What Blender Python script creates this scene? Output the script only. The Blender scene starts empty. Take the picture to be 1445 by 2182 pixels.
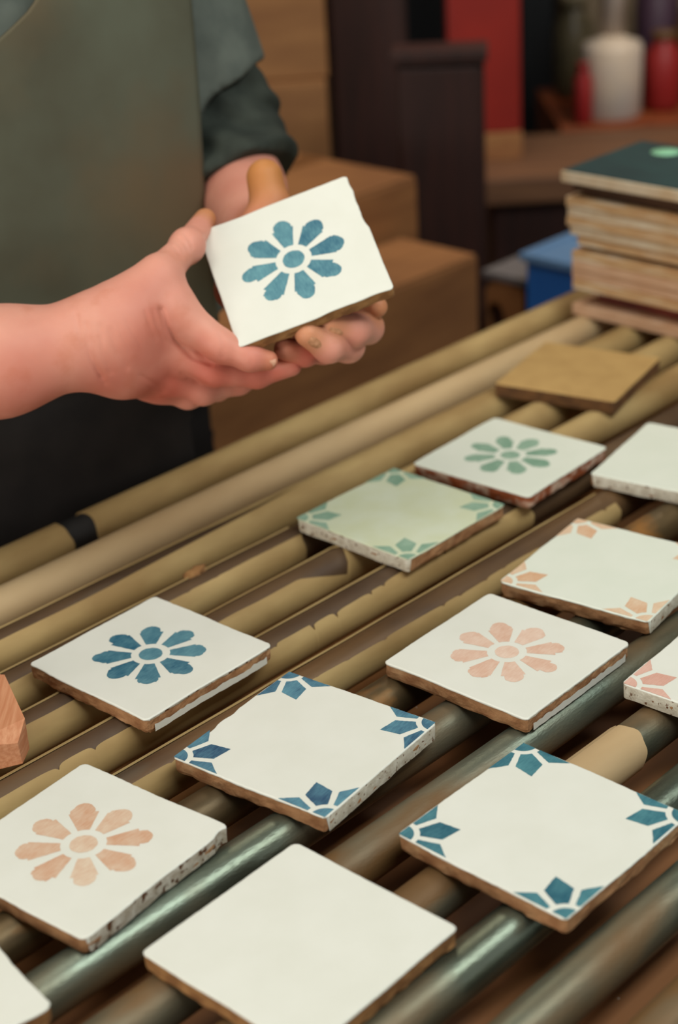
import bpy, bmesh, math, random
import numpy as np
from mathutils import Vector, Matrix

# ------------------------------------------------------------------ camera, world, lights, exposure
SC = bpy.context.scene
Z0 = 0.9                                     # height of the tile tops above the floor
FPX, PIT, CAMH, ROLL = 3591.63, 0.453596, 0.645177, -0.05985
cp, sp, cr, sr = math.cos(PIT), math.sin(PIT), math.cos(ROLL), math.sin(ROLL)
FW = np.array([0, cp, -sp]); R0v = np.array([1., 0, 0]); U0v = np.array([0, sp, cp])
RT = cr * R0v + sr * U0v; UP = -sr * R0v + cr * U0v
CO = np.array([0, 0, CAMH + Z0])
cam = bpy.data.cameras.new('camera'); camo = bpy.data.objects.new('camera', cam)
SC.collection.objects.link(camo); SC.camera = camo
cam.sensor_fit = 'VERTICAL'; cam.sensor_height = 36; cam.sensor_width = 36
cam.lens = FPX / 2182 * 36
M = Matrix.Identity(4)
for i in range(3):
    M[i][0], M[i][1], M[i][2], M[i][3] = RT[i], UP[i], -FW[i], CO[i]
camo.matrix_world = M
cam.clip_start = 0.02; cam.clip_end = 60
cam.dof.use_dof = True; cam.dof.focus_distance = 1.18; cam.dof.aperture_fstop = 4.2

SC.view_settings.view_transform = 'Standard'; SC.view_settings.look = 'None'
SC.view_settings.gamma = 1; SC.view_settings.use_curve_mapping = False
SC.view_settings.exposure = 0.0
world = bpy.data.worlds.new('world'); SC.world = world; world.use_nodes = True
bg = world.node_tree.nodes['Background']
bg.inputs[0].default_value = (1.0, 0.93, 0.84, 1); bg.inputs[1].default_value = 0.05

def SCZ(s, c, z=0.0):                        # s along the rollers, c across them, z above the tile tops
    return np.array([(s - c) / 2 ** .5, (s + c) / 2 ** .5, z + Z0])

def area(name, loc, target, sx, sy, power, col, xdir=None):
    l = bpy.data.lights.new(name, 'AREA'); l.shape = 'RECTANGLE'; l.size = sx; l.size_y = sy
    l.energy = power; l.color = col
    o = bpy.data.objects.new(name, l); SC.collection.objects.link(o)
    z = -(Vector(target) - Vector(loc)).normalized()
    x = Vector(xdir) if xdir is not None else Vector((1, 0, 0))
    y = z.cross(x).normalized(); x = y.cross(z).normalized()
    m = Matrix.Identity(4)
    for i in range(3): m[i][0], m[i][1], m[i][2], m[i][3] = x[i], y[i], z[i], loc[i]
    o.matrix_world = m
    return o
NV_XD = (-1 / 2 ** .5, 1 / 2 ** .5, 0)
AX = (1 / 2 ** .5, 1 / 2 ** .5, 0)
area('lamp_over_rack', SCZ(1.0, -0.25, 1.75), SCZ(.95, .75, 0), 2.2, .50, 30, (.95, 1.0, .97), AX)
area('lamp_over_aisle', SCZ(.1, 1.0, 1.9), SCZ(.8, .9, 0), 1.2, .6, 11, (1.0, .96, .88), AX)
area('window_light_left', SCZ(-1.4, .55, .30), SCZ(.7, .80, .10), 1.4, .9, 27, (1.0, .95, .86), NV_XD)
area('fill_light_near', SCZ(1.0, -1.5, .75), SCZ(.8, .8, .1), 1.6, 1.0, 4, (.95, .98, 1.0), AX)  # unseen fill added to brighten the tile sides facing the near edge
area('fill_over_shelf', (1.15, 2.9, 2.1), (.65, 3.75, .9), .5, .3, 12, (1.0, .9, .76))  # unseen fill added to brighten the bottle and jars on the shelf
area('lamp_at_back', (-.4, 2.6, 3.0), (-.2, 3.2, .6), 1.2, .6, 15, (1.0, .87, .70))

# ------------------------------------------------------------------ helpers
def lin(c):
    return tuple((x / 255 / 12.92 if x / 255 <= .04045 else ((x / 255 + .055) / 1.055) ** 2.4) for x in c)
def P(px, py, depth):
    return CO + depth * (FW + (px - 722.5) / FPX * RT - (py - 1091) / FPX * UP)
def ray(px, py):
    return FW + (px - 722.5) / FPX * RT - (py - 1091) / FPX * UP
def at_z(px, py, z):
    d = ray(px, py); return CO + (z + Z0 - CO[2]) / d[2] * d
def at_y(px, py, y):
    d = ray(px, py); return CO + y / d[1] * d
AV = np.array([1, 1, 0]) / 2 ** .5; NV = np.array([-1, 1, 0]) / 2 ** .5
def at_c(px, py, c):
    d = ray(px, py); return CO + c / (d @ NV) * d
def at_s(px, py, s):
    d = ray(px, py); return CO + s / (d @ AV) * d
def sc_of(X):
    return X @ AV, X @ NV

COL = SC.collection
def link(name, me, m=None, parent=None, smooth=False):
    o = bpy.data.objects.new(name, me); COL.objects.link(o)
    if m is not None:
        for mm in (m if isinstance(m, (list, tuple)) else [m]): me.materials.append(mm)
    if smooth: me.polygons.foreach_set('use_smooth', [True] * len(me.polygons))
    if parent is not None: o.parent = parent
    return o
def pydata(name, v, f, m=None, parent=None, smooth=False):
    me = bpy.data.meshes.new(name); me.from_pydata([tuple(map(float, x)) for x in v], [], f); me.update()
    return link(name, me, m, parent, smooth)
def tag(o, label, cat, group=None):
    o['label'] = label; o['category'] = cat
    if group: o['group'] = group
    return o
def empty(name, loc, rz=0):
    o = bpy.data.objects.new(name, None); COL.objects.link(o); o.empty_display_size = .05
    o.location = tuple(loc); o.rotation_euler = (0, 0, rz); return o
def thing(name, loc, label, cat, group=None, rz=0):
    return tag(empty(name, loc, rz), label, cat, group)
def struct(o):
    o['kind'] = 'structure'; return o
def bm_obj(name, bm, m=None, parent=None, smooth=False, bevel=0, seg=2):
    if bevel: bmesh.ops.bevel(bm, geom=bm.edges[:], offset=bevel, segments=seg, affect='EDGES', profile=.6)
    bmesh.ops.recalc_face_normals(bm, faces=bm.faces)
    me = bpy.data.meshes.new(name); bm.to_mesh(me); bm.free()
    return link(name, me, m, parent, smooth)
def box(name, lo, hi, m=None, parent=None, bevel=0.0):
    bm = bmesh.new(); bmesh.ops.create_cube(bm, size=1)
    for v in bm.verts:
        v.co = Vector([(lo[i] + hi[i]) / 2 + v.co[i] * (hi[i] - lo[i]) for i in range(3)])
    return bm_obj(name, bm, m, parent, bevel=bevel)
def lathe(name, prof, m=None, parent=None, seg=28, smooth=True):
    v = []; f = []
    for r, z in prof:
        for k in range(seg):
            a = 2 * math.pi * k / seg; v.append((r * math.cos(a), r * math.sin(a), z))
    for i in range(len(prof) - 1):
        for k in range(seg):
            k2 = (k + 1) % seg
            f.append((i * seg + k, i * seg + k2, (i + 1) * seg + k2, (i + 1) * seg + k))
    f.append(tuple(range(seg))[::-1]); f.append(tuple((len(prof) - 1) * seg + k for k in range(seg)))
    return pydata(name, v, f, m, parent, smooth)

# ------------------------------------------------------------------ materials
def mat(name, c1, c2=None, scale=20, stretch=(1, 1, 1), rough=.5, metal=0, bump=0, bscale=None, detail=4,
        lo=.35, hi=.65, spec=.5, c3=None, scale3=8, lo3=.55, hi3=.7, sss=0, coat=0, bdist=.001, rough3=None, metal3=None):
    m = bpy.data.materials.new(name); m.use_nodes = True; nt = m.node_tree; N = nt.nodes; L = nt.links
    b = N['Principled BSDF']
    b.inputs['Roughness'].default_value = rough; b.inputs['Metallic'].default_value = metal
    b.inputs['Specular IOR Level'].default_value = spec
    if coat: b.inputs['Coat Weight'].default_value = coat; b.inputs['Coat Roughness'].default_value = .15
    col = (*lin(c1), 1)
    b.inputs['Base Color'].default_value = col
    tc = N.new('ShaderNodeTexCoord'); mp = N.new('ShaderNodeMapping'); mp.inputs['Scale'].default_value = stretch
    L.new(tc.outputs['Object'], mp.inputs['Vector'])
    def noise(sc, det=detail):
        n = N.new('ShaderNodeTexNoise'); n.inputs['Scale'].default_value = sc; n.inputs['Detail'].default_value = det
        L.new(mp.outputs['Vector'], n.inputs['Vector']); return n
    out = None
    if c2 is not None:
        n = noise(scale); r = N.new('ShaderNodeMapRange'); r.inputs['From Min'].default_value = lo; r.inputs['From Max'].default_value = hi
        L.new(n.outputs['Fac'], r.inputs['Value'])
        x = N.new('ShaderNodeMix'); x.data_type = 'RGBA'
        x.inputs['A'].default_value = col; x.inputs['B'].default_value = (*lin(c2), 1)
        L.new(r.outputs['Result'], x.inputs['Factor']); out = x.outputs['Result']
    if c3 is not None:
        n = noise(scale3); r = N.new('ShaderNodeMapRange'); r.inputs['From Min'].default_value = lo3; r.inputs['From Max'].default_value = hi3
        L.new(n.outputs['Fac'], r.inputs['Value'])
        x = N.new('ShaderNodeMix'); x.data_type = 'RGBA'
        if out is not None: L.new(out, x.inputs['A'])
        else: x.inputs['A'].default_value = col
        x.inputs['B'].default_value = (*lin(c3), 1); L.new(r.outputs['Result'], x.inputs['Factor']); out = x.outputs['Result']
        for key, base, val in (('Roughness', rough, rough3), ('Metallic', metal, metal3)):
            if val is not None:
                q = N.new('ShaderNodeMapRange'); q.inputs['To Min'].default_value = base; q.inputs['To Max'].default_value = val
                L.new(r.outputs['Result'], q.inputs['Value']); L.new(q.outputs['Result'], b.inputs[key])
    if out is not None: L.new(out, b.inputs['Base Color'])
    if bump:
        n = noise(bscale or scale * 4, 5); bp = N.new('ShaderNodeBump'); bp.inputs['Strength'].default_value = bump
        bp.inputs['Distance'].default_value = bdist
        L.new(n.outputs['Fac'], bp.inputs['Height']); L.new(bp.outputs['Normal'], b.inputs['Normal'])
    if sss:
        b.inputs['Subsurface Weight'].default_value = sss; b.inputs['Subsurface Radius'].default_value = (1, .35, .2)
        b.inputs['Subsurface Scale'].default_value = .006
    return m

def paint(name, dark, light, faint=0.0, base=(232, 230, 214)):
    """water-colour pigment: one tone per petal, brush streaks inside it"""
    m = bpy.data.materials.new(name); m.use_nodes = True; nt = m.node_tree; N = nt.nodes; L = nt.links
    b = N['Principled BSDF']; b.inputs['Roughness'].default_value = .42
    tc = N.new('ShaderNodeTexCoord'); g = N.new('ShaderNodeNewGeometry')
    mp = N.new('ShaderNodeMapping'); mp.inputs['Scale'].default_value = (1, .16, 1)
    rot = N.new('ShaderNodeMath'); rot.operation = 'MULTIPLY'; rot.inputs[1].default_value = 1.2
    L.new(g.outputs['Random Per Island'], rot.inputs[0])
    cx = N.new('ShaderNodeCombineXYZ'); L.new(rot.outputs[0], cx.inputs['Z']); L.new(cx.outputs[0], mp.inputs['Rotation'])
    L.new(tc.outputs['Object'], mp.inputs['Vector'])
    n1 = N.new('ShaderNodeTexNoise'); n1.inputs['Scale'].default_value = 900; n1.inputs['Detail'].default_value = 3
    L.new(mp.outputs['Vector'], n1.inputs['Vector'])
    n2 = N.new('ShaderNodeTexNoise'); n2.inputs['Scale'].default_value = 85; n2.inputs['Detail'].default_value = 3
    L.new(tc.outputs['Object'], n2.inputs['Vector'])
    a1 = N.new('ShaderNodeMath'); a1.operation = 'MULTIPLY_ADD'; a1.inputs[1].default_value = 1.0; L.new(n1.outputs['Fac'], a1.inputs[0])
    a2 = N.new('ShaderNodeMath'); a2.operation = 'MULTIPLY_ADD'; a2.inputs[1].default_value = 1.1; L.new(n2.outputs['Fac'], a2.inputs[0])
    L.new(a2.outputs[0], a1.inputs[2])
    a3 = N.new('ShaderNodeMath'); a3.operation = 'MULTIPLY_ADD'; a3.inputs[1].default_value = .45; a3.inputs[2].default_value = -.80
    L.new(g.outputs['Random Per Island'], a3.inputs[0]); L.new(a3.outputs[0], a2.inputs[2])
    cl = N.new('ShaderNodeClamp'); L.new(a1.outputs[0], cl.inputs['Value'])
    x = N.new('ShaderNodeMix'); x.data_type = 'RGBA'
    x.inputs['A'].default_value = (*lin(dark), 1); x.inputs['B'].default_value = (*lin(light), 1)
    L.new(cl.outputs[0], x.inputs['Factor']); L.new(x.outputs['Result'], b.inputs['Base Color'])
    return m

M_GLAZE = mat('tin_glaze', (229, 229, 218), (225, 225, 213), scale=25, rough=.4, bump=.03, bscale=300, spec=.45)
M_GLAZE_COOL = mat('cool_tin_glaze', (226, 230, 216), (222, 227, 212), scale=25, rough=.4, bump=.03, bscale=300, spec=.45)
M_GLAZE_GREEN = mat('greenish_glaze', (208, 214, 180), (214, 221, 196), scale=30, rough=.4, bump=.06, bscale=420)
M_GLAZE_SIDE = mat('thin_edge_glaze', (214, 208, 190), (190, 180, 160), scale=160, rough=.5, bump=.5, bscale=500,
                   c3=(104, 66, 36), scale3=230, lo3=.60, hi3=.66)
M_GLAZE_PITTED = mat('pitted_edge_glaze', (205, 198, 182), (170, 158, 138), scale=150, rough=.5, bump=.6, bscale=450,
                     c3=(92, 58, 32), scale3=170, lo3=.56, hi3=.62)
M_CLAY = mat('fired_clay', (178, 132, 90), (150, 104, 66), scale=90, rough=.85, bump=.7, bscale=420,
             c3=(196, 158, 116), scale3=50, lo3=.55, hi3=.75)
M_CLAY_DARK = mat('dark_fired_clay', (160, 116, 68), (128, 86, 46), scale=90, rough=.85, bump=.7, bscale=420)
M_CLAY_RED = mat('red_fired_clay', (150, 78, 40), (196, 168, 146), scale=70, rough=.8, bump=.6, bscale=420, lo=.45, hi=.6)
M_BISQUE = mat('tan_bisque', (186, 150, 92), (176, 140, 84), scale=40, rough=.8, bump=.15, bscale=500)
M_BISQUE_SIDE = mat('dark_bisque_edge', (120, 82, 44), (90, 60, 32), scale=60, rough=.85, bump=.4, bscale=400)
M_STEEL = mat('worn_steel', (124, 136, 122), (96, 100, 84), scale=14, stretch=(.35, 1, 1), rough=.34, metal=.85, bump=.22, bscale=650,
              c3=(112, 82, 46), scale3=11, lo3=.43, hi3=.60, rough3=.6, metal3=.25)
M_STEEL_RUST = mat('rusted_steel', (112, 92, 62), (84, 70, 48), scale=26, stretch=(.5, 1, 1), rough=.45, metal=.6, bump=.15, bscale=300,
                   c3=(150, 100, 40), scale3=24, lo3=.55, hi3=.68, rough3=.6, metal3=.2)
M_STEEL_BROWN = mat('brown_stained_steel', (96, 72, 46), (72, 52, 34), scale=22, stretch=(.4, 1, 1), rough=.6, metal=.1, bump=.1, bscale=300,
                    c3=(104, 92, 74), scale3=10, lo3=.58, hi3=.75)
M_STEEL_HALF = mat('half_rusted_steel', (108, 80, 50), (84, 62, 42), scale=24, stretch=(.4, 1, 1), rough=.5, metal=.3, bump=.15, bscale=400,
                   c3=(122, 132, 122), scale3=5, lo3=.50, hi3=.60, rough3=.36, metal3=.8)
M_STEEL_BLACK = mat('blackened_steel', (30, 28, 27), (24, 22, 21), scale=22, rough=.6)
M_KRAFT = mat('kraft_card', (180, 152, 100), (152, 122, 74), scale=26, stretch=(.35, 1, 1), rough=.75, bump=.12, bscale=260,
              c3=(136, 104, 58), scale3=12, lo3=.58, hi3=.75)
M_KRAFT_PALE = mat('pale_kraft_card', (200, 172, 130), (184, 154, 112), scale=18, stretch=(.35, 1, 1), rough=.75, bump=.1, bscale=260)
M_TRAY = mat('oiled_hardboard', (150, 104, 56), (110, 62, 40), scale=2.2, stretch=(.3, 1, 1), rough=.6, bump=.1, bscale=120)
M_FRAME = mat('painted_frame_steel', (60, 66, 64), (48, 50, 48), scale=12, rough=.5)
M_WOODBLOCK = mat('reddish_softwood', (214, 152, 112), (196, 128, 88), scale=60, stretch=(6, .35, 6), rough=.7, bump=.2, bscale=300)

# ------------------------------------------------------------------ room shell
M_FLOOR = mat('dark_concrete', (78, 62, 50), (60, 47, 38), scale=3, rough=.8, bump=.1)
M_WALL = mat('dim_plaster', (104, 84, 66), (86, 68, 54), scale=2.5, rough=.9)
M_CEIL = mat('ceiling_plaster', (150, 140, 124), rough=.9)
struct(box('floor', (-3.2, -1.6, -.1), (3.2, 5.2, 0), M_FLOOR))
struct(box('wall_back', (-3.2, 5.2, 0), (3.2, 5.35, 3.2), M_WALL))
struct(box('wall_left', (-3.35, -1.6, 0), (-3.2, 5.35, 3.2), M_WALL))
struct(box('wall_right', (3.2, -1.6, 0), (3.35, 5.35, 3.2), M_WALL))
struct(box('ceiling', (-3.35, -1.6, 3.2), (3.35, 5.35, 3.3), M_CEIL))

# ------------------------------------------------------------------ roller table
PITCH, C6, RB, RS = .0578, .7900, .016, .0178
AXZ = -.0135 - RB
def roller_c(k): return C6 + (6 - k) * PITCH
rack = thing('roller_table', SCZ(.9, .7, -Z0), 'long table of parallel steel rollers, many wrapped in brown card sleeves', 'table', rz=math.pi / 4)
def rl(s, c, z):                              # into the table's own axes: x along the rollers, y across
    return (s - .9, c - .7, z + Z0)
S0, S1 = -.12, 1.98
for c in (1.125, .20):
    box('side_rail', rl(S0 - .05, c - .012 + (.0 if c > 1 else 0), -.15), rl(S1 + .05, c + .012, -.055), M_FRAME, rack, .002)
for s in (S0 - .03, S1 + .03):
    box('end_rail', rl(s - .012, .213, -.12), rl(s + .012, 1.113, -.0464), M_FRAME, rack, .002)
for s in (S0 - .03, S1 + .03):
    for c in (.225, 1.10):
        box('leg', rl(s - .02, c - .02, -Z0), rl(s + .02, c + .02, -.12), M_FRAME, rack, .002)
tray = box('tray_board', rl(S0, .213, -.084), rl(S1, 1.112, -.072), M_TRAY, rack)
rng = random.Random(4)
gb = []
gv = []; gf = []
for i in range(46):                           # clay crumbs fallen on the tray board
    s, c = rng.uniform(.35, 1.2), rng.uniform(.3, .8); r = rng.uniform(.0006, .0016)
    o = rl(s, c, -.072); b0 = len(gv)
    gv += [(o[0] + r * x, o[1] + r * y, o[2] + r * z) for x, y, z in ((1, 0, .0), (-.4, .9, 0), (-.5, -.8, 0), (0.1, 0, .9))]
    gf += [(b0, b0 + 1, b0 + 3), (b0 + 1, b0 + 2, b0 + 3), (b0 + 2, b0, b0 + 3), (b0 + 2, b0 + 1, b0)]
cr_ = pydata('clay_crumbs', gv, gf, M_GLAZE, rack); cr_['kind'] = 'stuff'

def tube(name, s0, s1, c, r, m, parent, seg=40, r_in=None):
    v = []; f = []
    prof = [(s0, r_in or r * .8), (s0, r - .0006), (s0 + .0006, r), (s1 - .0006, r), (s1, r - .0006), (s1, r_in or r * .8)]
    for s, rr in prof:
        for k in range(seg):
            a = 2 * math.pi * k / seg; v.append(rl(s, c + rr * math.cos(a), AXZ + rr * math.sin(a)))
    for i in range(len(prof) - 1):
        for k in range(seg):
            k2 = (k + 1) % seg
            f.append((i * seg + k, (i + 1) * seg + k, (i + 1) * seg + k2, i * seg + k2))
    f.append(tuple(range(seg))); f.append(tuple(5 * seg + k for k in range(seg))[::-1])
    return pydata(name, v, f, m, parent, True)

def wob(seed, n=5, f0=8, f1=60):
    r = random.Random(seed); t = [(r.uniform(f0, f1), r.uniform(0, 6.28), r.uniform(.3, 1)) for _ in range(n)]
    tot = sum(x[2] for x in t)
    return lambda s: sum(a * math.sin(f * s + p) for f, p, a in t) / tot
def scallop(seed):
    """torn card edge: little rounded tongues of uneven width with nicks between them"""
    r = random.Random(seed); edges = [-.3]
    while edges[-1] < 2.2: edges.append(edges[-1] + r.choice((.012, .018, .03, .045, .07)) * r.uniform(.8, 1.2))
    hs = [r.uniform(-.5, .5) for _ in edges]; dp = [r.uniform(.1, 1) for _ in edges]
    def fn(s):
        import bisect
        i = max(0, bisect.bisect_right(edges, s) - 1); i = min(i, len(edges) - 2)
        t = (s - edges[i]) / (edges[i + 1] - edges[i])
        return hs[i] * 1.1 + dp[i] * 1.1 * (abs(2 * t - 1) ** 5) + (2.4 if dp[i] > .55 else .6) * (abs(2 * t - 1) ** 30)
    return fn
def sleeve(s0, s1, c, parent, slit=None, step=.004, m=None, seed=0, cut0=0, cut1=0):
    """card tube round a roller; slit(s) gives the back and front angle of the opening in degrees, None = closed"""
    v = []; f = []; n = max(2, int((s1 - s0) / step)); NA = 44
    w = wob(seed); t = .0013
    for i in range(n + 1):
        s = s0 + (s1 - s0) * i / n
        sl = slit(s) if slit else None
        if sl is None: a0, a1 = 90.0, 90.0 + 359.2
        else: a0, a1 = sl[1], 360 + sl[0]
        for side in (0, 1):
            for k in range(NA + 1):
                a = math.radians(a0 + (a1 - a0) * k / NA)
                r = RS + .0003 * w(s) - (t if side else 0)
                ss = s
                if i == 0: ss = s + cut0 * math.sin(3 * a + seed) * .001
                if i == n: ss = s + cut1 * (math.sin(2 * a + seed) * .0022 + math.sin(7 * a) * .0007)
                v.append(rl(ss, c + r * math.cos(a), AXZ + r * math.sin(a)))
    W = NA + 1; ST = 2 * W
    for i in range(n):
        A, B = i * ST, (i + 1) * ST
        for k in range(NA):
            f.append((A + k, A + k + 1, B + k + 1, B + k))
            f.append((A + W + k, B + W + k, B + W + k + 1, A + W + k + 1))
        f.append((A, B, B + W, A + W)); f.append((A + NA, A + W + NA, B + W + NA, B + NA))
    for k in range(NA):
        f.append((k, W + k, W + k + 1, k + 1)); E = n * ST
        f.append((E + k, E + k + 1, E + W + k + 1, E + W + k))
    o = pydata('card_sleeve', v, f, m or M_KRAFT, parent, False)
    me = o.data; me.polygons.foreach_set('use_smooth', [True] * len(me.polygons)); me.set_sharp_from_angle(angle=math.radians(40))
    return o

def slit_plain(back, front, amp, seed, ends=None, sc=0):
    w = wob(seed, 6, 5, 40); w2 = wob(seed + 9, 6, 60, 260); s3 = scallop(seed)
    def fn(s):
        b = back + 2 * w(s + 3); fr = front + amp * w(s) + .3 * amp * w2(s) + sc * s3(s)
        if ends and s > ends: return None
        return (b, max(fr, b + 4))
    return fn
def slit_r4(s):
    w = wob(14, 6, 20, 160)
    fr = 122 + 2.5 * w(s); b = 62
    if s > .905: return None
    if s > .845: fr = 122 + (s - .845) / .05 * 56 if s < .895 else 178 - (s - .895) / .01 * 84
    return (b, max(fr, b + 3))
def slit_r2(s):
    if s > .99: return None
    q = min(1, (.99 - s) / .25); w = wob(12, 6, 10, 60)
    return (92 - 28 * q, 92 + 28 * q + 3 * w(s))
def slit_r6(s):
    w, s3 = wob(61, 6, 8, 50), scallop(66)
    return (62, 124 + 12 * min(1, max(0, (s - .6) / .35)) + 3 * w(s) + 4 * s3(s))
rollers = {}
for k in range(0, 17):
    c = roller_c(k)
    m = M_STEEL_BLACK if k == 0 else M_STEEL_BROWN if k <= 5 else (M_STEEL_HALF if k == 6 else M_STEEL_RUST if k == 7 else M_STEEL)
    r = tube('roller', S0, S1, c, RB, m, rack)
    rollers[k] = r
    r['label'] = {0: 'roller at the far edge with a gap between two card sleeves', 6: 'roller in a split card sleeve, steel showing through the slit',
                  10: 'bare roller with a short loose card sleeve'}.get(k, 'roller wrapped in a brown card sleeve' if k < 6 else 'bare steel roller with rust stains')
sleeve(-.1, .783, roller_c(0), rollers[0], step=.05, seed=1, cut1=.5)
sleeve(.812, 1.9, roller_c(0), rollers[0], step=.05, seed=2, cut0=1)
sleeve(-.1, 1.9, roller_c(1), rollers[1], step=.05, seed=3, m=M_KRAFT_PALE)
sleeve(-.1, 1.9, roller_c(2), rollers[2], slit_r2, seed=4)
sleeve(-.1, .905, roller_c(3), rollers[3], slit_plain(62, 121, 2.5, 5, sc=2), seed=5, cut1=1)
sleeve(1.02, 1.9, roller_c(3), rollers[3], step=.05, seed=15)
sleeve(-.1, .935, roller_c(4), rollers[4], slit_r4, seed=6, cut1=1)
sleeve(.99, 1.9, roller_c(4), rollers[4], step=.05, seed=16)
sleeve(-.1, 1.075, roller_c(5), rollers[5], slit_plain(66, 126, 3, 7, sc=8), seed=7, step=.002, cut1=1)
sleeve(.525, 1.125, roller_c(6), rollers[6], slit_r6, seed=8, step=.002, cut1=1)
sleeve(1.19, 1.9, roller_c(6), rollers[6], step=.05, seed=17, m=M_KRAFT_PALE)
sleeve(.757, .828, roller_c(10), rollers[10], slit_plain(60, 66, 1, 9), seed=10, m=M_KRAFT_PALE, cut1=1.2)

# ------------------------------------------------------------------ tiles
TT = .0135
def tile_outline(h, rnd, amp, chips, n=34, crn=.004):
    pts = []; per = []
    dirs = [((1, 0), (0, -1)), ((0, 1), (1, 0)), ((-1, 0), (0, 1)), ((0, -1), (-1, 0))]   # sides -y +x +y -x
    for k, (d, nn) in enumerate(dirs):
        w = wob(rnd.random() * 1e6, 6, 25, 90); w2 = wob(rnd.random() * 1e6, 8, 200, 900)
        L = h - crn
        for i in range(n + 1):
            t = -L + 2 * L * i / n
            off = amp * w(t) + amp * .35 * w2(t)
            for (ks, pos, wd, dp) in chips:
                if ks == k: off -= dp * max(0, 1 - ((t - pos) / wd) ** 2)
            pts.append((d[0] * t + nn[0] * (h + off), d[1] * t + nn[1] * (h + off))); per.append((k, t))
        d2, n2 = dirs[(k + 1) % 4]
        c = (d[0] * L + nn[0] * L, d[1] * L + nn[1] * L)
        for a in (.33, .67):
            q = a * math.pi / 2; x = math.cos(q); y = math.sin(q)
            pts.append((c[0] + crn * (nn[0] * x + n2[0] * y), c[1] + crn * (nn[1] * x + n2[1] * y))); per.append((k, L))
    return pts, per
def offs(pts, d):
    n = len(pts); out = []
    for i in range(n):
        x0, y0 = pts[i - 2]; x1, y1 = pts[(i + 2) % n]
        tx, ty = x1 - x0, y1 - y0; l = math.hypot(tx, ty) or 1
        out.append((pts[i][0] + ty / l * d, pts[i][1] - tx / l * d))
    return out
def clip(poly, lim):
    for ax, sg in ((0, 1), (0, -1), (1, 1), (1, -1)):
        out = []
        for i in range(len(poly)):
            a, b = poly[i - 1], poly[i]
            ia, ib = sg * a[ax] <= lim, sg * b[ax] <= lim
            if ia != ib:
                t = (sg * lim - a[ax]) / (b[ax] - a[ax]); out.append((a[0] + (b[0] - a[0]) * t, a[1] + (b[1] - a[1]) * t))
            if ib: out.append(b)
        poly = out
        if not poly: return poly
    return poly
def dense(poly, jit, rnd, step=.0016):
    out = []
    for i in range(len(poly)):
        a, b = poly[i], poly[(i + 1) % len(poly)]
        n = max(1, int(math.hypot(b[0] - a[0], b[1] - a[1]) / step))
        for k in range(n):
            t = k / n; q = (a[0] + (b[0] - a[0]) * t, a[1] + (b[1] - a[1]) * t)
            if k: q = (q[0] + max(-1.5, min(1.5, rnd.gauss(0, 1))) * jit, q[1] + max(-1.5, min(1.5, rnd.gauss(0, 1))) * jit)
            if not out or math.hypot(q[0] - out[-1][0], q[1] - out[-1][1]) > .0004: out.append(q)
    return out
def poly_mesh(name, polys, z, m, parent):
    v = []; f = []
    for p in polys:
        b = len(v); v += [(x, y, z) for x, y in p]
        f.append(tuple(range(b, b + len(p))))
    bm = bmesh.new(); vs = [bm.verts.new(x) for x in v]
    from mathutils.geometry import tessellate_polygon
    for q in f:
        for tri in tessellate_polygon([[Vector(v[i]) for i in q]]):
            a_, b_, c_ = (v[q[i]] for i in tri)
            if abs((b_[0] - a_[0]) * (c_[1] - a_[1]) - (b_[1] - a_[1]) * (c_[0] - a_[0])) > 1e-10: bm.faces.new([vs[q[i]] for i in tri])
    me = bpy.data.meshes.new(name); bm.to_mesh(me); bm.free()
    for pl in me.polygons:
        if pl.normal.z < 0: pl.flip()
    return link(name, me, m, parent)
def flower(parent, m, z, rnd):
    polys = [[(.0090 * math.cos(a) + rnd.gauss(0, .00012), .0090 * math.sin(a) + rnd.gauss(0, .00012)) for a in [i * math.pi / 18 for i in range(36)]]]
    for k in range(8):
        hw = .0094 + rnd.uniform(-.0006, .0006); tip = .0432 + rnd.uniform(-.0012, .0012); nl, nr = rnd.uniform(.0006, .0030), rnd.uniform(.0006, .0030)
        sh = .0335 + rnd.uniform(-.0015, .0015)
        b = [(.0143, -.0038), (sh, -hw), (sh + .0003, -hw + nl), (sh + .003, -hw + nl - .0002), (sh + .0058, -.0064), (tip - .0024, -.0050), (tip - .0008, -.003), (tip, 0),
             (tip - .0008, .003), (tip - .0024, .0050), (sh + .0058, .0064), (sh + .003, hw - nr + .0002), (sh + .0003, hw - nr), (sh, hw), (.0143, .0038), (.0149, 0)]
        b = dense(b, .00008, rnd); a = k * math.pi / 4 + rnd.uniform(-.02, .02)
        polys.append([(x * math.cos(a) - y * math.sin(a), x * math.sin(a) + y * math.cos(a)) for x, y in b])
    return poly_mesh('painted_flower', polys, z, m, parent)
def corner_flowers(parent, m, z, rnd, h=.065, lim=.0642):
    for q in range(4):
        cx, cy = (h if q in (0, 3) else -h), (h if q < 2 else -h); base = math.pi * 1.25 + q * math.pi / 2
        polys = []
        arc = [(0, 0)] + [(.0108 * math.cos(a), .0108 * math.sin(a)) for a in [-.9 + i * .15 for i in range(13)]]
        shapes = [(arc, 0)]
        kite = [(.0142, -.0038), (.0278, -.0090), (.0402, 0), (.0278, .0090), (.0142, .0038), (.0147, 0)]
        for a in (-math.pi / 4, 0, math.pi / 4): shapes.append((kite, a))
        for sh, a in shapes:
            b = [(x * math.cos(a + base) - y * math.sin(a + base) + cx, x * math.sin(a + base) + y * math.cos(a + base) + cy) for x, y in dense(sh, .0001, rnd)]
            b = clip(b, lim)
            if len(b) > 2: polys.append(b)
        poly_mesh('painted_corner_flower', polys, z, m, parent)

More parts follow.
